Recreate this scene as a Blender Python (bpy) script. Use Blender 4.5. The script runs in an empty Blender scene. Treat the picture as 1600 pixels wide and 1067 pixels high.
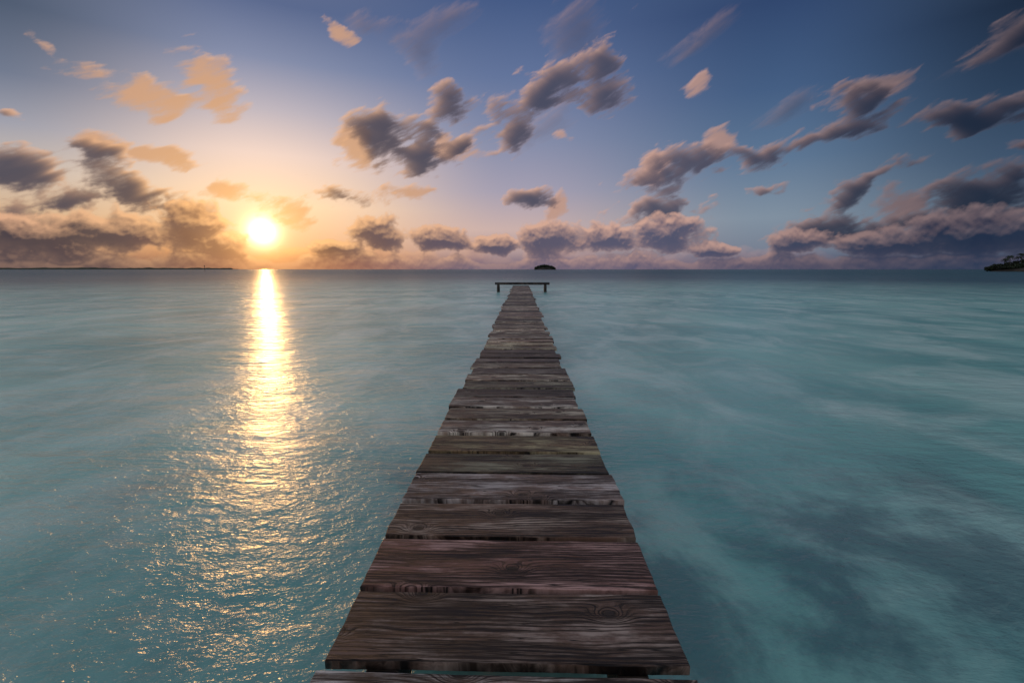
import bpy, bmesh, math, random
import numpy as np
from mathutils import Vector, Matrix, noise as mn
random.seed(7)
R=math.radians
scene=bpy.context.scene
scene.view_settings.view_transform='Standard'
scene.view_settings.look='None'
scene.view_settings.exposure=0
DECK_Z=0.35; CAM_Z=1.35
PITCH=R(9.0); YAW=R(1.2); F=711.0

# ---------------------------------------------------------------- helpers
def link(o): scene.collection.objects.link(o); return o
class G:
    def __init__(s,nt): s.nt=nt
    def n(s,t,**k):
        nd=s.nt.nodes.new(t)
        for a,b in k.items(): setattr(nd,a,b)
        return nd
    def put(s,sock,v):
        if isinstance(v,bpy.types.NodeSocket): s.nt.links.new(v,sock)
        elif v is not None:
            if hasattr(sock.default_value,'__len__'):
                v=tuple(v) if hasattr(v,'__len__') else (v,)*len(sock.default_value)
                if len(sock.default_value)==4 and len(v)==3: v=v+(1,)
            sock.default_value=v
    def m(s,op,a,b=None,c=None,clamp=False):
        nd=s.n('ShaderNodeMath',operation=op,use_clamp=clamp)
        s.put(nd.inputs[0],a)
        if b is not None: s.put(nd.inputs[1],b)
        if c is not None: s.put(nd.inputs[2],c)
        return nd.outputs[0]
    def add(s,a,b): return s.m('ADD',a,b)
    def sub(s,a,b): return s.m('SUBTRACT',a,b)
    def mul(s,a,b): return s.m('MULTIPLY',a,b)
    def v(s,op,a,b=None,out=0,sc=None):
        nd=s.n('ShaderNodeVectorMath',operation=op)
        s.put(nd.inputs[0],a)
        if b is not None: s.put(nd.inputs[1],b)
        if sc is not None: s.put(nd.inputs['Scale'],sc)
        return nd.outputs[out]
    def xyz(s,x,y,z=0.0):
        nd=s.n('ShaderNodeCombineXYZ')
        for i,q in enumerate((x,y,z)): s.put(nd.inputs[i],q)
        return nd.outputs[0]
    def sep(s,v):
        nd=s.n('ShaderNodeSeparateXYZ'); s.put(nd.inputs[0],v); return nd.outputs
    def ss(s,x,a,b,c=0.0,d=1.0,mode='SMOOTHSTEP'):
        nd=s.n('ShaderNodeMapRange',interpolation_type=mode)
        for i,q in enumerate((x,a,b,c,d)): s.put(nd.inputs[i],q)
        return nd.outputs[0]
    def mix(s,f,a,b,bt='MIX'):
        nd=s.n('ShaderNodeMix',data_type='RGBA',blend_type=bt)
        s.put(nd.inputs[0],f); s.put(nd.inputs[6],a); s.put(nd.inputs[7],b)
        return nd.outputs[2]
    def noise(s,vec,scale,detail=4,rough=.55,dist=0.0,out=0):
        nd=s.n('ShaderNodeTexNoise')
        s.put(nd.inputs['Vector'],vec); s.put(nd.inputs['Scale'],scale); s.put(nd.inputs['Detail'],detail)
        s.put(nd.inputs['Roughness'],rough); s.put(nd.inputs['Distortion'],dist)
        return nd.outputs[out]
    def mapping(s,vec,loc=(0,0,0),rot=(0,0,0),sc=(1,1,1),vt='POINT'):
        nd=s.n('ShaderNodeMapping',vector_type=vt)
        s.put(nd.inputs[0],vec); nd.inputs[1].default_value=loc; nd.inputs[2].default_value=rot; nd.inputs[3].default_value=sc
        return nd.outputs[0]
    def ramp(s,f,stops,interp='LINEAR'):
        nd=s.n('ShaderNodeValToRGB'); cr=nd.color_ramp; cr.interpolation=interp
        stops=sorted(stops,key=lambda q:q[0])
        while len(cr.elements)<len(stops): cr.elements.new(.5)
        for e,(p,c) in zip(cr.elements,stops):
            e.position=p; e.color=(*c,1)
        s.put(nd.inputs[0],f); return nd.outputs[0]
def lin(r,g,b):
    f=lambda c:(c/255/12.92 if c/255<=.04045 else ((c/255+.055)/1.055)**2.4)
    return (f(r),f(g),f(b))
# bearing (azimuth, elevation) of a sky direction measured on the reference
def brg(px,py):
    u=(px-800)/F; v=(533.5-py)/F
    fw=math.cos(PITCH)+v*math.sin(PITCH); up=v*math.cos(PITCH)-math.sin(PITCH)
    return math.atan2(u,fw)-YAW, math.atan2(up,math.hypot(u,fw))
SUN_AZ,SUN_EL=brg(410,362)
SUN_DIR=Vector((math.sin(SUN_AZ)*math.cos(SUN_EL),math.cos(SUN_AZ)*math.cos(SUN_EL),math.sin(SUN_EL)))

# ---------------------------------------------------------------- world sky (clear air)
world=bpy.data.worlds.new("World"); scene.world=world; world.use_nodes=True
nt=world.node_tree; nt.nodes.clear(); g=G(nt)
cols=[(0,[(0,(66,82,106)),(110,(102,114,138)),(190,(152,154,168)),(260,(196,182,172)),(330,(205,172,140)),(421,(120,95,85))]),
 (410,[(0,(82,99,138)),(90,(124,135,166)),(170,(184,176,186)),(240,(232,206,194)),(320,(250,212,172)),(421,(200,130,85))]),
 (800,[(0,(64,86,130)),(120,(94,112,152)),(220,(128,136,166)),(300,(160,154,174)),(360,(196,170,168)),(421,(135,118,132))]),
 (1200,[(0,(44,66,106)),(140,(64,90,128)),(250,(90,115,145)),(340,(124,140,158)),(421,(105,112,134))]),
 (1600,[(0,(20,35,58)),(130,(34,55,82)),(240,(56,78,105)),(330,(84,104,126)),(421,(66,80,104))])]
tc=g.n('ShaderNodeTexCoord'); D=g.v('NORMALIZE',tc.outputs['Generated'])
dx,dy,dz=g.sep(D)
az=g.m('ARCTAN2',dx,dy); el=g.m('ARCSINE',g.m('MINIMUM',dz,1.0))
elc=g.m('DIVIDE',g.m('MAXIMUM',el,0.0),R(60))
cur=None; prev=None
for px,st in cols:
    stops=[(brg(px,y)[1]/R(60),lin(*c)) for y,c in st]
    stops.append((.72,lin(142,138,146) if px<900 else lin(94,114,136)))
    stops.append((1.0,lin(130,134,146) if px<900 else lin(94,112,134)))
    c=g.ramp(elc,stops); a=brg(px,300)[0]
    cur=c if cur is None else g.mix(g.ss(az,prev,a),cur,c)
    prev=a
back=g.ramp(elc,[(0,lin(145,140,145)),(.25,lin(186,184,190)),(1,lin(146,156,170))])
side=g.ss(g.m('ABSOLUTE',g.add(az,0.02)),R(52),R(110))
sky=g.mix(side,cur,back)
ns=g.n('ShaderNodeTexSky',sky_type='NISHITA'); ns.sun_disc=False; ns.sun_elevation=SUN_EL; ns.sun_rotation=SUN_AZ
sky=g.mix(1.0,sky,g.v('SCALE',ns.outputs[0],sc=.006),'ADD')
ca=g.v('DOT_PRODUCT',D,tuple(SUN_DIR),out=1)
ang=g.m('ARCCOSINE',g.m('MINIMUM',ca,0.99999))
def gl_(w,p,st,col):
    e=g.m('POWER',2.718,g.mul(g.m('POWER',g.m('DIVIDE',ang,w),p),-1.0))
    return g.v('SCALE',col,sc=g.mul(e,st))
sky=g.mix(1.0,sky,g.v('ADD',gl_(.013,1.2,9,(1,.80,.44)),g.v('ADD',gl_(.038,1.2,.6,(1,.5,.15)),gl_(.14,1.2,.06,(1,.55,.3)))),'ADD')
bg=g.n('ShaderNodeBackground'); g.put(bg.inputs[0],sky); bg.inputs[1].default_value=1.0
wo=g.n('ShaderNodeOutputWorld'); nt.links.new(bg.outputs[0],wo.inputs[0])

# ---------------------------------------------------------------- cloud dome
rng=np.random.RandomState(11)
TAB=rng.rand(256,256)*2*np.pi
GX,GY=np.cos(TAB),np.sin(TAB)
def perlin(x,y):
    xi=np.floor(x).astype(int); yi=np.floor(y).astype(int); fx=x-xi; fy=y-yi
    def gr(i,j,dx,dy):
        a=(xi+i)&255; b=(yi+j)&255; return GX[a,b]*dx+GY[a,b]*dy
    u=fx*fx*fx*(fx*(fx*6-15)+10); v=fy*fy*fy*(fy*(fy*6-15)+10)
    n0=gr(0,0,fx,fy)*(1-u)+gr(1,0,fx-1,fy)*u
    n1=gr(0,1,fx,fy-1)*(1-u)+gr(1,1,fx-1,fy-1)*u
    return (n0*(1-v)+n1*v)*1.5
def fbm(x,y,o=6,r=.55,bil=False,rotate=True):
    s=0;a=1;t=0
    for k in range(o):
        n=perlin(x+k*17.3,y+k*9.1)
        if bil: n=1-np.abs(n)*2.6
        s=s+a*n; t+=a; a*=r
        if rotate: x,y=(x*1.62-y*1.2)+3.1,(x*1.2+y*1.62)+1.7
        else: x,y=x*2.02,y*2.02
    return s/t*1.6
A0,A1_,E0,E1=R(-64),R(64),R(-.25),R(34); STEP=R(.085)
na=int((A1_-A0)/STEP)+1; ne=int((E1-E0)/STEP)+1
AZ,EL=np.meshgrid(np.linspace(A0,A1_,na),np.linspace(E0,E1,ne),indexing='ij')
def smooth(x,a,b):
    t=np.clip((x-a)/(b-a),0,1); return t*t*(3-2*t)
def bl(blobs,X,Y,grow):
    cur=np.full(X.shape,-3.0)
    for (px,py,rx,ry,an) in blobs:
        a0,e0=brg(px,py); ax=(brg(px+rx,py)[0]-brg(px-rx,py)[0])/2; ay=abs(brg(px,py+ry)[1]-brg(px,py-ry)[1])/2
        c,s=math.cos(R(an)),math.sin(R(an)); dx=X-a0; dy=Y-e0
        u=(c*dx+s*dy)/ax; v=(-s*dx+c*dy)/ay
        w=1+grow-np.sqrt(u*u+v*v)
        h=np.maximum(.4-np.abs(cur-w),0)/.4
        cur=np.maximum(cur,w)+h*h*h*.4/6
    return np.maximum(cur,-1.6)
def shift(Hh,da,de):
    I=np.clip((AZ+da-A0)/STEP,0,na-1.01); J=np.clip((EL+de-E0)/STEP,0,ne-1.01)
    i=I.astype(int); j=J.astype(int); fi=I-i; fj=J-j
    return (Hh[i,j]*(1-fi)+Hh[i+1,j]*fi)*(1-fj)+(Hh[i,j+1]*(1-fi)+Hh[i+1,j+1]*fi)*fj
DARK=[(45,262,70,28,-8),(10,268,40,20,0),(165,262,60,32,-12),(205,296,70,30,-18),(270,325,50,14,0),(20,345,50,26,0),(140,318,50,14,0),(600,216,54,40,0),(640,240,56,24,0),(662,195,44,34,35),(698,158,22,28,50),(718,228,26,13,0),
 (845,150,90,30,28),(795,205,36,24,30),(925,112,44,36,30),(945,150,32,24,0),(535,306,46,15,0),(822,311,40,13,0),
 (1045,268,56,28,8),(1100,252,44,20,20),(1190,237,70,18,6),(1035,330,56,20,0),(1198,299,26,7,10),(1320,205,50,18,20),(1250,226,50,8,10),(1560,168,80,24,20),(1480,182,50,18,0),
 (1545,305,95,32,12),(1600,268,50,26,0),(1450,352,150,20,3),(1290,352,70,22,8),(1335,300,54,16,40),(1385,265,50,11,12),(1595,228,28,11,0),(1590,50,70,26,25),
 (15,182,20,7,0),(1355,155,50,28,10)]
FAINT=[(905,60,50,60,20),(655,80,50,30,-40),(700,30,50,24,20),(840,200,60,30,20),(1100,60,70,20,25),(1540,80,90,30,25),(560,30,40,26,-20),(1210,180,60,16,20)]
LIT=[(255,152,84,26,-4),(325,125,38,44,40),(215,140,44,20,15),(335,160,32,24,0),(62,66,32,9,-20),(525,42,28,14,-30),(262,246,46,14,0),(360,297,44,15,0),(465,328,40,20,0),(640,300,36,11,10),
 (871,325,11,22,-10),(1405,318,42,26,20),(1090,128,18,11,30),(165,228,40,14,10),(880,212,16,10,0),(1125,216,26,20,20),(1350,138,50,20,10),(345,290,30,12,0),(560,225,24,26,0),(710,235,36,16,0),(1020,268,24,26,0)]
BANK=[(50,374,150,38,0),(190,366,90,34,0),(300,356,60,36,0),(350,380,36,22,0),(590,364,44,28,0),(520,386,40,12,0),(690,374,40,20,0),(770,384,40,14,0),(865,376,50,26,0),(950,370,46,22,0),
 (1045,366,52,28,0),(1110,392,40,10,0),(1250,380,56,16,0),(1400,380,100,20,0),(1540,362,130,32,0)]
dsx=SUN_AZ-AZ; dsy=SUN_EL-EL; dl=np.sqrt(dsx**2+dsy**2)+1e-5; angs=dl
near=np.exp(-angs/.30)[...,None]
lx=dsx/dl; ly=dsy/dl*.5+.75; ll=np.sqrt(lx**2+ly**2); lx/=ll; ly/=ll
def C(*c): return np.array(lin(*c))
def lerp(a,b,t): return a*(1-t)+b*t
rt=smooth(AZ,R(12),R(46))[...,None]
litc=lerp(lerp(C(206,164,152),C(255,194,132),np.clip(near*1.5,0,1)),C(124,106,110),rt)
shc=lerp(lerp(C(66,72,94),C(62,58,68),np.clip(near*1.5,0,1)),C(22,36,56),rt)
RGB=np.zeros(AZ.shape+(3,)); ALP=np.zeros(AZ.shape)
def over(col,a):
    global RGB,ALP
    a3=a[...,None]; o=a3+ALP[...,None]*(1-a3)
    RGB=np.where(o>1e-4,(col*a3+RGB*ALP[...,None]*(1-a3))/np.maximum(o,1e-4),col); ALP=o[...,0]
def cloud(blobs,grow,sc,amp,seed,dens,op,rot,stretch,bil=0.0,base=None,blur=1.0,litk=5.0,minlit=0.0,trans=.5,oct=7,rough=.6,warp=1.0,ls=.0042,up=0.0,sha=None,lc=None,basevar=.5,solid=1.0,fibre=0.0,relk=1.3,thin=3.2,pw=1.0):
    c,s=math.cos(rot),math.sin(rot)
    U=c*AZ+s*EL; V=(-s*AZ+c*EL)*stretch
    wx=fbm(U*12+seed,V*12,5,.6); wy=fbm(U*12+seed+40,V*12+7,5,.6)
    X=AZ+wx*.017*warp; Y=EL+wy*.011*warp
    f=bl(blobs,X,Y,grow) if blobs else np.full(AZ.shape,-1.6)
    if base: f=np.maximum(f,1-EL/(base*(1+basevar*fbm(AZ*7+seed,EL*3,3))))
    n=fbm(U*sc+seed+wx*.2,V*sc+wy*.2,oct,rough)
    H=f*solid+amp*n
    if bil: H=H+bil*(fbm(U*sc*1.7+seed*2,V*sc*1.7,5,.55,True)-.6)*smooth(H,-.5,.2)
    if blur>0:
        w=(smooth(EL,R(5),R(18))*blur*.014)
        acc=0
        for k in np.linspace(-1,1,9): acc=acc+shift(H,w*k*.86,w*k*.5)
        H=lerp(H,acc/9,.85)
    if fibre: H=H+fibre*fbm(U*16+seed*3+wx*.3,V*46+wy*.3,5,.62,False,False)*(1+smooth(EL,R(4),R(14))*.5)
    Hp=np.maximum(H,0)
    ux=lx*(1-up); uy=ly*(1-up)+up; uu=np.sqrt(ux**2+uy**2); ux=ux/uu; uy=uy/uu
    occ=0
    for k in range(1,8): occ=occ+np.maximum(shift(H,ux*ls*k,uy*ls*k),0)*(1.2-k*.1)
    lit=np.exp(-occ/7*litk)
    if up>0:
        rel=np.clip((H-shift(H,ux*.006,uy*.006))*relk,-.2,.5); lit=np.clip(lit*.8+rel,0,1)
    tr=np.exp(-Hp*thin)
    a=(1-np.exp(-dens*Hp**pw*(1+Hp)))*op
    L=np.clip(np.maximum(lit*.95,tr*trans),minlit,1)[...,None]
    over(lerp(shc if sha is None else sha,litc if lc is None else lc,L),a)
cloud(FAINT,.1,7,1.0,33.3,.7,.45,R(28),1.6,blur=2.2,litk=3,fibre=.3,pw=1.5,trans=.8)
cloud(LIT,.34,10,1.0,3.7,2.2,.94,R(25),1.6,minlit=.72,blur=.9,litk=2,fibre=.35,pw=1.6)
cloud(DARK,.34,11,1.0,21.4,2.2,.94,R(22),1.5,bil=.25,blur=.8,litk=3.8,trans=.62,fibre=.42,pw=1.6)
pale=lerp(lerp(C(118,114,138),C(190,126,88),np.clip(near*1.6,0,1)),C(62,76,102),rt)
pall=lerp(lerp(C(190,162,164),C(250,184,112),np.clip(near*1.6,0,1)),C(96,104,124),rt)
cloud([],0,14,.6,55.1,3,.7,0,1.6,base=.040,blur=0,litk=2.2,trans=.6,up=.6,sha=pale,lc=pall,warp=.5,basevar=1.1,solid=1.1,relk=1.0,rough=.5)
bsh=lerp(lerp(C(74,80,108),C(86,66,66),np.clip(near*1.5,0,1)),C(28,42,66),rt)
bsh=lerp(bsh,C(54,52,62),(smooth(-AZ,R(35),R(45)))[...,None]*.85)
cloud(BANK,.22,17,.7,71.9,4.5,.93,0,1.3,bil=.16,base=.030,blur=0,litk=2.8,trans=.6,up=.5,sha=bsh,warp=.9,rough=.55,solid=1.6,relk=.8,basevar=.8,thin=3,ls=.0036,pw=1.2)
hz=lerp(C(80,70,76),C(160,106,86),smooth(AZ,R(-46),R(-24))[...,None])
hz=lerp(hz,C(100,94,118),smooth(AZ,R(-24),R(-4))[...,None]); hz=lerp(hz,C(48,62,88),smooth(AZ,R(5),R(45))[...,None])
over(np.broadcast_to(hz,RGB.shape),(1-smooth(EL,R(.1),R(2.4)))*.7)
glow=(np.exp(-(angs/.055)**1.2)*1.1)[...,None]*np.array((1,.45,.10))+(np.exp(-(angs/.14)**1.2)*.12)[...,None]*np.array((1,.46,.16))
RGB=RGB+glow
hole=np.maximum(.020*(1+1.8*fbm(AZ*26,EL*34,4)),.004)
ALP=ALP*(1-.97*np.exp(-(angs/hole)**2))*(1-smooth(np.abs(AZ),R(57),R(63)))*(1-smooth(EL,R(31),R(33.5)))
RD=9000.0
X=np.sin(AZ)*np.cos(EL)*RD; Y=np.cos(AZ)*np.cos(EL)*RD; Z=np.sin(EL)*RD+CAM_Z
co_=np.stack([X,Y,Z],-1).reshape(-1,3)
ii,jj=np.meshgrid(np.arange(na-1),np.arange(ne-1),indexing='ij')
v0=(ii*ne+jj).ravel(); quads=np.stack([v0,v0+ne,v0+ne+1,v0+1],-1)
af=ALP.ravel(); quads=quads[af[quads].max(1)>.004]
used=np.zeros(na*ne,bool); used[quads.ravel()]=True
remap=np.cumsum(used)-1; quads=remap[quads]; co_=co_[used]
rgba=np.concatenate([RGB.reshape(-1,3)[used],af[used][:,None]],1).astype(np.float32)
me=bpy.data.meshes.new("sky"); me.vertices.add(len(co_)); me.vertices.foreach_set('co',co_.astype(np.float32).ravel())
me.loops.add(len(quads)*4); me.loops.foreach_set('vertex_index',quads.astype(np.int32).ravel())
me.polygons.add(len(quads)); me.polygons.foreach_set('loop_start',np.arange(0,len(quads)*4,4,dtype=np.int32))
me.update(calc_edges=True)
at=me.attributes.new('cloud','FLOAT_COLOR','POINT'); at.data.foreach_set('color',rgba.ravel())
cm=bpy.data.materials.new("cloud_vapour"); cm.use_nodes=True; t=cm.node_tree; t.nodes.clear(); q=G(t)
an=q.n('ShaderNodeAttribute',attribute_name='cloud'); em=q.n('ShaderNodeEmission'); q.put(em.inputs[0],an.outputs['Color'])
tp=q.n('ShaderNodeBsdfTransparent'); mx=q.n('ShaderNodeMixShader'); q.put(mx.inputs[0],an.outputs['Alpha'])
t.links.new(tp.outputs[0],mx.inputs[1]); t.links.new(em.outputs[0],mx.inputs[2])
o=q.n('ShaderNodeOutputMaterial'); t.links.new(mx.outputs[0],o.inputs[0]); cm.cycles.emission_sampling='NONE'
me.materials.append(cm)
sk=link(bpy.data.objects.new("sky",me)); sk["kind"]="structure"; sk["label"]="sunrise sky with scattered clouds and low cumulus bank"; sk["category"]="sky"

sl=bpy.data.lights.new("sun",'SUN'); sl.energy=.2; sl.angle=R(.8); sl.color=(1,.52,.17)
so=link(bpy.data.objects.new("sun",sl)); so.rotation_euler=(-SUN_DIR).to_track_quat('-Z','Y').to_euler(); so.location=SUN_DIR*200

# ---------------------------------------------------------------- camera
cam=bpy.data.cameras.new("camera"); cam.lens=16; cam.sensor_width=36; cam.clip_end=60000; cam.clip_start=.05
co=link(bpy.data.objects.new("camera",cam)); co.location=(0,0,CAM_Z); co.rotation_euler=(math.pi/2-PITCH,0,YAW); scene.camera=co

# ---------------------------------------------------------------- materials
def newmat(name):
    m=bpy.data.materials.new(name); m.use_nodes=True; t=m.node_tree; t.nodes.clear(); q=G(t)
    b=q.n('ShaderNodeBsdfPrincipled'); o=q.n('ShaderNodeOutputMaterial'); t.links.new(b.outputs[0],o.inputs[0])
    return m,q,b
def bump(q,h,strength,dist,normal=None):
    b=q.n('ShaderNodeBump'); b.inputs['Strength'].default_value=strength; b.inputs['Distance'].default_value=dist
    q.put(b.inputs['Height'],h)
    if normal is not None: q.put(b.inputs['Normal'],normal)
    return b.outputs[0]
# water
wm,q,b=newmat("lagoon_water")
geo=q.n('ShaderNodeNewGeometry').outputs['Position']
big=q.noise(q.mapping(geo,(3,8,0),(0,0,R(12)),(.3,.2,1)),1.0,4,.55,.8)
mist=q.noise(q.mapping(geo,(1,2,0),(0,0,R(-25)),(.9,.55,1)),1.0,7,.62,.7)
patch=q.noise(q.mapping(geo,(11.5,4.2,0),(0,0,R(15)),(1.5,1.3,1)),1.0,6,.62,.3)
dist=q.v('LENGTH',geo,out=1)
c=q.mix(q.ss(big,.35,.68),(.17,.46,.42),(.36,.70,.61))
c=q.mix(q.mul(q.ss(mist,.40,.72),.7),c,(.70,.90,.81))
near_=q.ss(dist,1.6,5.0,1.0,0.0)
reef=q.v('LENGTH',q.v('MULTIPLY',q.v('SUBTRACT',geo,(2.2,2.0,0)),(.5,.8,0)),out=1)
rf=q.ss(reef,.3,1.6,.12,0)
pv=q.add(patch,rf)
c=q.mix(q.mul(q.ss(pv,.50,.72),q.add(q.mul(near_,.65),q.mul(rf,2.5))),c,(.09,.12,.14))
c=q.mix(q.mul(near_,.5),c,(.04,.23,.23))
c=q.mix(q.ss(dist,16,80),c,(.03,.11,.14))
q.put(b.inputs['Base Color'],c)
b.inputs['IOR'].default_value=1.42
q.put(b.inputs['Roughness'],q.ss(dist,12,200,.27,.42))
w1=q.noise(q.mapping(geo,(0,0,0),(0,0,R(-20)),(1.1,1.9,1)),1.3,6,.62,.3)
w2=q.noise(q.mapping(geo,(5,0,0),(0,0,R(-35)),(1.0,1.8,1)),8.0,4,.6,.5)
w0=q.noise(q.mapping(geo,(5,3,0),(0,0,R(8)),(.14,.4,1)),1.0,6,.68,.5)
h=q.add(q.add(q.mul(w0,q.ss(dist,5,50,.12,1.5)),q.mul(w1,.055)),q.mul(w2,.003))
nrm=bump(q,h,.8,1.0)
q.put(b.inputs['Normal'],nrm)
w3=q.noise(q.mapping(geo,(5,0,0),(0,0,R(-40)),(1.0,1.6,1)),17.0,3,.55,.6)
cn=bump(q,q.mul(q.add(q.mul(w3,.012),q.mul(w2,.022)),q.ss(dist,3,10,1.0,.5)),1.0,1.0,nrm)
q.put(b.inputs['Coat Weight'],q.ss(dist,3,9,.9,.15)); b.inputs['Coat Roughness'].default_value=.19; b.inputs['Coat IOR'].default_value=1.38
q.put(b.inputs['Coat Normal'],cn)
bm=bmesh.new()
rad=[1.5,3,5,8,12,18,30,50,90,160,300,600,1200,2500,5000,8900]; NS=192
cv=bm.verts.new((0,0,0)); pr=None
for r in rad:
    vs=[bm.verts.new((r*math.cos(2*math.pi*i/NS),r*math.sin(2*math.pi*i/NS),0)) for i in range(NS)]
    for i in range(NS):
        j=(i+1)%NS
        if pr is None: bm.faces.new((cv,vs[i],vs[j]))
        else: bm.faces.new((pr[i],vs[i],vs[j],pr[j]))
    pr=vs
me=bpy.data.meshes.new("water"); bm.to_mesh(me); bm.free(); me.materials.append(wm)
wo_=link(bpy.data.objects.new("water",me)); wo_["kind"]="structure"
wo_["label"]="calm turquoise lagoon water with golden sun glitter"; wo_["category"]="water"

# wood
def wood(name,dark=1.0):
    m,q,b=newmat(name)
    pos=q.n('ShaderNodeTexCoord').outputs['Object']
    ida=q.n('ShaderNodeAttribute',attribute_name='plank_id').outputs['Fac']
    tint=q.n('ShaderNodeAttribute',attribute_name='plank_tint').outputs['Color']
    off=q.xyz(q.mul(ida,3.7),q.mul(ida,1.9),q.mul(ida,5.3))
    p=q.v('ADD',pos,off)
    s=q.sep(p)
    vor=q.n('ShaderNodeTexVoronoi',voronoi_dimensions='2D'); q.put(vor.inputs['Vector'],q.xyz(q.mul(s[0],.62),s[1])); vor.inputs['Scale'].default_value=6.0
    kd=vor.outputs['Distance']; kc=q.sep(vor.outputs['Color'])[0]
    on=q.ss(kc,.56,.60)
    kn=q.mul(q.m('POWER',2.718,q.mul(q.m('POWER',q.m('DIVIDE',kd,.17),2.0),-1.0)),on)
    lowp=q.noise(q.xyz(q.mul(s[0],1.3),q.mul(s[1],6),s[2]),1.0,3,.5)
    fld=q.add(q.add(q.mul(s[1],60),q.mul(lowp,6.0)),q.mul(kn,5))
    rings_=q.m('ABSOLUTE',q.m('SINE',q.mul(fld,3.14159)))
    fib=q.noise(q.xyz(q.mul(s[0],2.2),q.mul(fld,2.4),s[2]),1.0,5,.75)
    fine=q.noise(q.xyz(q.mul(s[0],6),q.mul(s[1],420),s[2]),1.0,3,.7)
    blot=q.noise(q.xyz(q.mul(s[0],3.0),q.mul(s[1],9),s[2]),1.0,6,.72)
    wear=q.noise(q.xyz(q.mul(s[0],1.7),q.mul(s[1],14),q.add(s[2],4)),1.0,5,.65)
    gr=q.add(q.add(q.add(q.mul(q.m('POWER',rings_,.6),.16),q.mul(fib,.62)),q.mul(fine,.46)),q.mul(q.sub(wear,.5),.7))
    gv=q.ss(gr,.56,.77)
    core=q.ss(q.mul(q.sub(1.0,kd),on),.89,.94)
    lightc=q.mix(1.0,(.64*dark,.55*dark,.47*dark),tint,'MULTIPLY')
    darkc=q.mix(1.0,(.040*dark,.023*dark,.015*dark),tint,'MULTIPLY')
    c=q.mix(gv,darkc,lightc)
    c=q.mix(q.ss(blot,.43,.60),q.mix(1.0,c,(.40,.31,.27),'MULTIPLY'),c)
    c=q.mix(q.mul(core,.9),c,(.010,.006,.005))
    crk=q.noise(q.xyz(q.mul(s[0],1.6),q.mul(s[1],45),q.add(s[2],9)),1.0,2,.5)
    cr=q.ss(q.m('ABSOLUTE',q.sub(crk,.5)),.0,.018)
    c=q.mix(cr,(.006,.004,.004),c)
    q.put(b.inputs['Base Color'],c)
    q.put(b.inputs['Roughness'],q.ss(blot,.3,.7,.42,.68)); b.inputs['Specular IOR Level'].default_value=.4
    hh=q.add(q.add(q.mul(gv,.6),q.mul(cr,.6)),q.mul(core,-.4))
    q.put(b.inputs['Normal'],bump(q,hh,1.0,.005))
    return m
WD=wood("weathered_deck_wood"); WS=wood("wet_dark_wood",.22)
def setattrs(me,ids,tints):
    a=me.attributes.new('plank_id','FLOAT','POINT'); a.data.foreach_set('value',ids)
    c=me.attributes.new('plank_tint','FLOAT_COLOR','POINT')
    flat=[]
    for t in tints: flat+= [t[0],t[1],t[2],1]
    c.data.foreach_set('color',flat)
def slab(bm,x0,x1,y0,y1,z0,z1,nx,ny,seed,rough=.004,skew=0.0):
    bev=.004
    us=[0]+[bev/(x1-x0)]+[ (i)/nx for i in range(1,nx)]+[1-bev/(x1-x0)]+[1]
    vs=[0,bev/(y1-y0)]+[j/ny for j in range(1,ny)]+[1-bev/(y1-y0),1]
    nu=len(us); nv=len(vs)
    def P(u,v):
        x=x0+(x1-x0)*u; y=y0+(y1-y0)*v
        e=0
        if u in(0,1) or v in(0,1): e=bev*.7
        nfront=mn.noise(Vector((x*5,seed*3.1,0)))*rough+mn.noise(Vector((x*60,seed*3.1,4)))*rough*.35
        nback=mn.noise(Vector((x*5,seed*5.7,9)))*rough+mn.noise(Vector((x*60,seed*3.1,8)))*rough*.35
        yy=y+nfront*(1-v)+nback*v+skew*(u-.5)
        endn=(mn.noise(Vector((seed*2.2,y*16,3)))+.7*mn.noise(Vector((seed*2.2,y*55,7))))*rough*1.4
        xx=x+endn*(1 if u>.5 else -1)*abs(2*u-1)**6
        return (xx,yy,(z1-e+mn.noise(Vector((x*2.5,seed*1.7,y*4)))*.003))
    T=[[bm.verts.new(P(u,v)) for v in vs] for u in us]
    for i in range(nu-1):
        for j in range(nv-1):
            bm.faces.new((T[i][j],T[i+1][j],T[i+1][j+1],T[i][j+1]))
    loop=[(i,0) for i in range(nu)]+[(nu-1,j) for j in range(1,nv)]+[(i,nv-1) for i in range(nu-2,-1,-1)]+[(0,j) for j in range(nv-2,0,-1)]
    B=[bm.verts.new((T[i][j].co.x,T[i][j].co.y,z0)) for i,j in loop]
    n=len(loop)
    for k in range(n):
        a=T[loop[k][0]][loop[k][1]]; c=T[loop[(k+1)%n][0]][loop[(k+1)%n][1]]
        bm.faces.new((B[k],B[(k+1)%n],c,a))
    bm.faces.new(B[::-1])
def mesh_obj(name,bm,mat,ids=None,tints=None):
    bmesh.ops.recalc_face_normals(bm,faces=bm.faces)
    me=bpy.data.meshes.new(name); bm.to_mesh(me)
    if ids is not None: setattrs(me,ids,tints)
    else: setattrs(me,[random.random()*9]*len(me.vertices),[(1,1,1)]*len(me.vertices))
    bm.free(); me.materials.append(mat)
    return link(bpy.data.objects.new(name,me))
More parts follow.
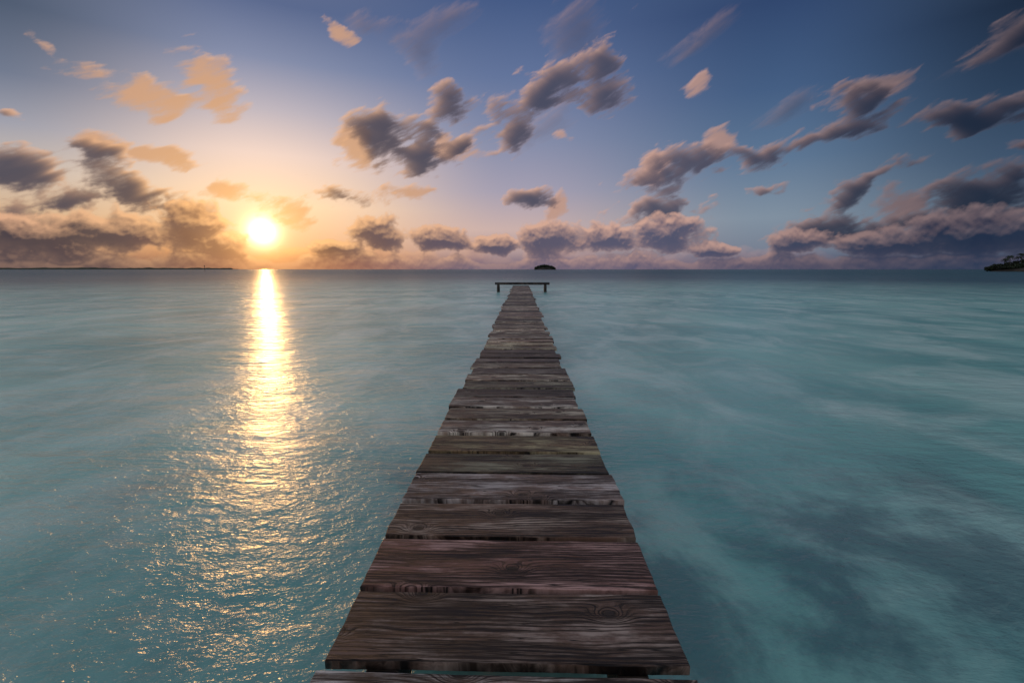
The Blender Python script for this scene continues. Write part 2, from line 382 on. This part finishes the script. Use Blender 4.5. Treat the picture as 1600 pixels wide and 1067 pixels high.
PL=[(.738,.995,-.52,.440,(1.1,1.15,1.25)),
 (1.027,1.285,-.508,.434,(.62,.54,.53)),
 (1.309,1.567,-.515,.434,(.85,.58,.60)),
 (1.591,1.831,-.520,.438,(.76,.66,.62)),
 (1.868,2.119,-.522,.450,(1.12,1.12,1.24)),
 (2.144,2.379,-.526,.436,(.48,.52,.42)),
 (2.416,2.654,-.520,.440,(.95,.92,.64)),
 (2.700,2.930,-.520,.434,(1.5,1.52,1.52)),
 (2.967,3.200,-.522,.446,(.92,.90,.80)),
 (3.241,3.486,-.540,.420,(1.3,1.32,1.33)),
 (3.514,3.739,-.535,.430,(.42,.40,.39)),
 (3.779,4.02,-.500,.455,(.75,.80,.68)),
 (4.055,4.29,-.515,.450,(1.4,1.39,1.26))]
y=.725
pre=[]
while y>-1.6:
    w=random.uniform(.24,.27); pre.append((y-w,y,-.5+random.uniform(-.015,.015),.435+random.uniform(-.015,.015),(.9,.9,.9))); y-=w+.013
y=4.325
while y<28.6:
    w=random.uniform(.20,.26); k=random.choice([.4,.6,.9,1.2,1.5,1.9])
    grp=math.sin(y*1.3)*.014
    PL.append((y,y+w,-.508+grp+random.gauss(0,.024),.438+grp+random.gauss(0,.024),(k*random.uniform(.95,1.1),k*random.uniform(.95,1.03),k*random.uniform(.80,1.02))))
    y+=w+random.choice([.028,.036,.046,.06])
bm=bmesh.new(); ids=[];tin=[]
for k,(a,b_,l,r,t) in enumerate(pre+PL):
    n0=len(bm.verts); near2=a<5
    slab(bm,l,r,a,b_,DECK_Z-.026,DECK_Z+random.uniform(-.003,.003),80 if near2 else 12,8 if near2 else 3,k+1.37,.0035 if near2 else .006,random.uniform(-.007,.007))
    c=len(bm.verts)-n0; ids+=[k*1.618%13]*c; tin+=[t]*c
jet=link(bpy.data.objects.new("jetty",None)); jet.location=(-.035,1.0,0)
jet["label"]="long narrow weathered wooden plank jetty reaching over lagoon"; jet["category"]="jetty"
def child(o,p):
    o.parent=p; o.matrix_parent_inverse=Matrix.Translation(-p.location); return o
deck=mesh_obj("deck",bm,WD,ids,tin); child(deck,jet)
def beam(name,x0,x1,y0,y1,z0,z1,mat,nx=4,ny=4):
    bm=bmesh.new(); slab(bm,x0,x1,y0,y1,z0,z1,nx,ny,random.random()*9,.004); return mesh_obj(name,bm,mat)
child(beam("stringer",-.40,-.32,-1.55,28.6,DECK_Z-.16,DECK_Z-.031,WS,2,60),jet)
child(beam("stringer",.25,.33,-1.55,28.6,DECK_Z-.16,DECK_Z-.031,WS,2,60),jet)
def post_mesh(name,r,z0,z1,mat):
    bm=bmesh.new(); N=14; prev=None
    for k in range(9):
        z=z0+(z1-z0)*k/8
        rr=r*(1+.06*math.sin(k*2.1))*(1.0 if k<8 else .9)
        vs=[bm.verts.new((rr*math.cos(2*math.pi*i/N)*(1+.05*mn.noise(Vector((i,k*.6,r*50)))),rr*math.sin(2*math.pi*i/N),z)) for i in range(N)]
        if prev:
            for i in range(N): bm.faces.new((prev[i],prev[(i+1)%N],vs[(i+1)%N],vs[i]))
        prev=vs
    bm.faces.new(prev)
    return mesh_obj(name,bm,mat)
p0=post_mesh("post",.06,-1.2,DECK_Z-.165,WS); p0.location=(-.36,-.9,0); child(p0,jet)
first=True
for k in range(13):
    for x in(-.36,.29):
        if first: first=False; continue
        o=p0.copy(); link(o); o.location=(x,-.9+k*2.4,0)
bm=bmesh.new(); ids=[];tin=[]
EX0,EX1=-1.60,1.64; EY=27.3
for k in range(3):
    n0=len(bm.verts); slab(bm,EX0+random.uniform(-.03,.03),EX1+random.uniform(-.03,.03),EY+k*.2,EY+k*.2+.185,DECK_Z+.09,DECK_Z+.22,20,3,k+50.3,.01)
    c=len(bm.verts)-n0; ids+=[k*2.3]*c; tin+=[(.8,.8,.8)]*c
pf=mesh_obj("end_platform",bm,WS,ids,tin); child(pf,jet)
lp=post_mesh("platform_post",.08,-1.2,DECK_Z+.088,WS)
lp.parent=pf; lp.matrix_parent_inverse=Matrix.Identity(4); lp.location=(EX0+.2,EY+.12,0)
for x,yy in((EX0+.2,EY+.48),(EX1-.22,EY+.12),(EX1-.22,EY+.48)):
    o=lp.copy(); link(o); o.location=(x,yy,0)

# ---------------------------------------------------------------- land
def landmat(name,c1,c2,sc):
    m,q,b=newmat(name)
    p=q.n('ShaderNodeNewGeometry').outputs['Position']
    q.put(b.inputs['Base Color'],q.mix(q.ss(q.noise(p,sc,4),.35,.65),c1,c2)); b.inputs['Roughness'].default_value=.9
    return m
LEAF=landmat("dark_foliage",(.014,.022,.012),(.04,.06,.03),.25)
ROCK=landmat("shore_ground",(.02,.018,.015),(.05,.042,.032),.1)
BARK=landmat("palm_bark",(.04,.035,.03),(.08,.07,.055),2)
def pol(az,d): return Vector((math.sin(az)*d,math.cos(az)*d,0))
def hill(name,axis0,axis1,depth,hfun,mat,nu=60,nv=14):
    bm=bmesh.new(); a=axis0; bb=axis1; d=(bb-a); L=d.length; d.normalize(); nrm=Vector((-d.y,d.x,0))
    g_=[]
    for i in range(nu+1):
        row=[]
        for j in range(nv+1):
            u=i/nu; v=j/nv*2-1
            edge=1+.25*mn.noise(Vector((u*6,v*2,L*.01)))
            p=a+d*(L*u)+nrm*(v*depth*edge*max(.12,math.sin(math.pi*min(max(u,.0),1.0))**.5))
            h=hfun(u)*max(0,1-v*v)**.6*(1+.3*mn.noise(Vector((u*14,v*3,2))))
            row.append(bm.verts.new((p.x,p.y,-.6+h+ (0 if abs(v)<1 else -.3))))
        g_.append(row)
    for i in range(nu):
        for j in range(nv): bm.faces.new((g_[i][j],g_[i+1][j],g_[i+1][j+1],g_[i][j+1]))
    bmesh.ops.recalc_face_normals(bm,faces=bm.faces)
    me=bpy.data.meshes.new(name); bm.to_mesh(me); bm.free(); me.materials.append(mat)
    o=link(bpy.data.objects.new(name,me)); o["kind"]="structure"; return o
def foliage(name,pts,leaf,per,mat):
    verts=[];faces=[]
    for (c,r,hh) in pts:
        for k in range(per):
            while True:
                v=Vector((random.uniform(-1,1),random.uniform(-1,1),random.uniform(-1,1)))
                if .25<v.length<1: break
            p=Vector((c[0]+v.x*r,c[1]+v.y*r,c[2]+v.z*hh))
            a=Vector((random.gauss(0,1),random.gauss(0,1),random.gauss(0,.6))).normalized()*leaf*random.uniform(.5,1.3)
            b=a.cross(Vector((random.gauss(0,1),random.gauss(0,1),random.gauss(0,1)))).normalized()*leaf*random.uniform(.3,.7)
            n=len(verts); verts+=[p-a,p+b,p+a,p-b]; faces.append((n,n+1,n+2,n+3))
    me=bpy.data.meshes.new(name); me.from_pydata([tuple(v) for v in verts],[],faces); me.materials.append(mat)
    return link(bpy.data.objects.new(name,me))
A1=brg(834,421)[0]; A2=brg(869,421)[0]; DI=1200
ha=pol(A1,DI); hb=pol(A2,DI)
isl=hill("island",ha,hb,22,lambda u:1.5+7*math.sin(math.pi*u)**.6,ROCK)
isl["label"]="small rocky islet topped with dense trees"; isl["category"]="island"
pts=[]
for k in range(190):
    u=random.uniform(.07,.93); prof=min(1,(math.sin(math.pi*min(1,max(0,(u-.03)/.94))))**.55)
    p=ha.lerp(hb,u)+Vector((0,random.uniform(-12,12),0)); top=2.5+10*prof*random.uniform(.85,1.0)
    pts.append(((p.x,p.y,random.uniform(2,top)),random.uniform(2,3.4),random.uniform(1.3,2.2)))
iw=foliage("island_woodland",pts,1.0,90,LEAF); iw["kind"]="stuff"; iw["label"]="dense dark tree canopy covering the small islet"; iw["category"]="woodland"
B1=brg(1549,421)[0]; DH=400
ha=pol(B1,DH); hb=pol(B1+R(16),DH*1.05)
hl=hill("headland",ha,hb,22,lambda u:.9+5.0*min(1,u*4)**.8*math.sin(math.pi*min(1,.25+u*.75))**.5,ROCK,80,14)
hl["label"]="low dark coastal headland covered with palms and scrub"; hl["category"]="headland"
pts=[]
for k in range(560):
    u=random.random()**1.2*.96+.02
    prof=min(1,u*5)**.7
    p=ha.lerp(hb,u)+Vector((random.uniform(-1,1),random.uniform(-8,8),0)); top=1.4+7*prof*random.uniform(.75,1.05)
    pts.append(((p.x,p.y,random.uniform(.8,top)),random.uniform(1.0,2.2),random.uniform(.8,1.5)))
hw=foliage("headland_scrub",pts,.55,90,LEAF); hw["kind"]="stuff"; hw["label"]="dense dark coastal scrub covering the headland"; hw["category"]="woodland"
def palm_parts(h,lean):
    bm=bmesh.new(); prev=None; N=8
    for k in range(11):
        t=k/10; c=Vector((lean*t*t,0,h*t)); r=.22-.1*t
        vs=[bm.verts.new((c.x+r*math.cos(6.283*i/N),r*math.sin(6.283*i/N),c.z)) for i in range(N)]
        if prev:
            for i in range(N): bm.faces.new((prev[i],prev[(i+1)%N],vs[(i+1)%N],vs[i]))
        prev=vs
    bm.faces.new(prev)
    tm=bpy.data.meshes.new("trunk"); bm.to_mesh(tm); bm.free(); tm.materials.append(BARK)
    verts=[];faces=[]
    for k in range(17):
        a=k*2.399; up=random.uniform(-.1,.9); L=random.uniform(2.0,2.8)
        pprev=None
        for s in range(13):
            t=s/12; r=L*t*(1-.15*t); z=up*L*t*.9-1.25*L*t*t*.75
            c=Vector((lean+r*math.cos(a),r*math.sin(a),h+z))
            if s>1:
                sd=Vector((-math.sin(a),math.cos(a),0)); out=Vector((math.cos(a),math.sin(a),0))
                w=.75*math.sin(math.pi*min(1,t*.85+.1))
                for sg in(-1,1):
                    n=len(verts); tip=c+sd*sg*w+out*.25-Vector((0,0,w*.45))
                    verts+=[pprev,c,tip]; faces.append((n,n+1,n+2))
            pprev=c
    cm=bpy.data.meshes.new("crown"); cm.from_pydata([tuple(v) for v in verts],[],faces); cm.materials.append(LEAF)
    return tm,cm
for (px,h,lean) in((1567,6.6,.8),(1577,8.2,-.9),(1586,7.6,1.1),(1594,9.4,-.6),(1604,9.0,.9),(1617,10,-.7)):
    a=brg(px,421)[0]; p=pol(a,DH*1.0+random.uniform(-6,10)); tm,cm_=palm_parts(h,lean)
    e=link(bpy.data.objects.new("palm_tree",None)); e.location=(p.x,p.y,.8)
    e["label"]="tall dark palm tree silhouetted on the headland"; e["category"]="palm tree"; e["group"]="palm trees on the headland"
    for n,mm in(("trunk",tm),("crown",cm_)):
        o=link(bpy.data.objects.new(n,mm)); o.parent=e
ha=pol(brg(-60,421)[0],4200); hb=pol(brg(372,421)[0],4200)
ds=hill("distant_shore",ha,hb,160,lambda u:11+4*mn.noise(Vector((u*9,0,0)))+3*mn.noise(Vector((u*40,0,0))) if u<.97 else 4,LEAF,160,8)
ds["label"]="low wooded shoreline on the far side of lagoon"; ds["category"]="shore"
a=brg(320,421)[0]; p=pol(a,320)
e=link(bpy.data.objects.new("channel_marker",None)); e.location=(p.x,p.y,0)
e["label"]="slim channel marker pole standing in the lagoon"; e["category"]="marker post"
po=post_mesh("pole",.1,-2,3.0,WS); po.parent=e
bm=bmesh.new(); bmesh.ops.create_cone(bm,cap_ends=True,segments=12,radius1=.35,radius2=.05,depth=.7,matrix=Matrix.Translation((0,0,3.3)))
tp_=mesh_obj("topmark",bm,WS); tp_.parent=e
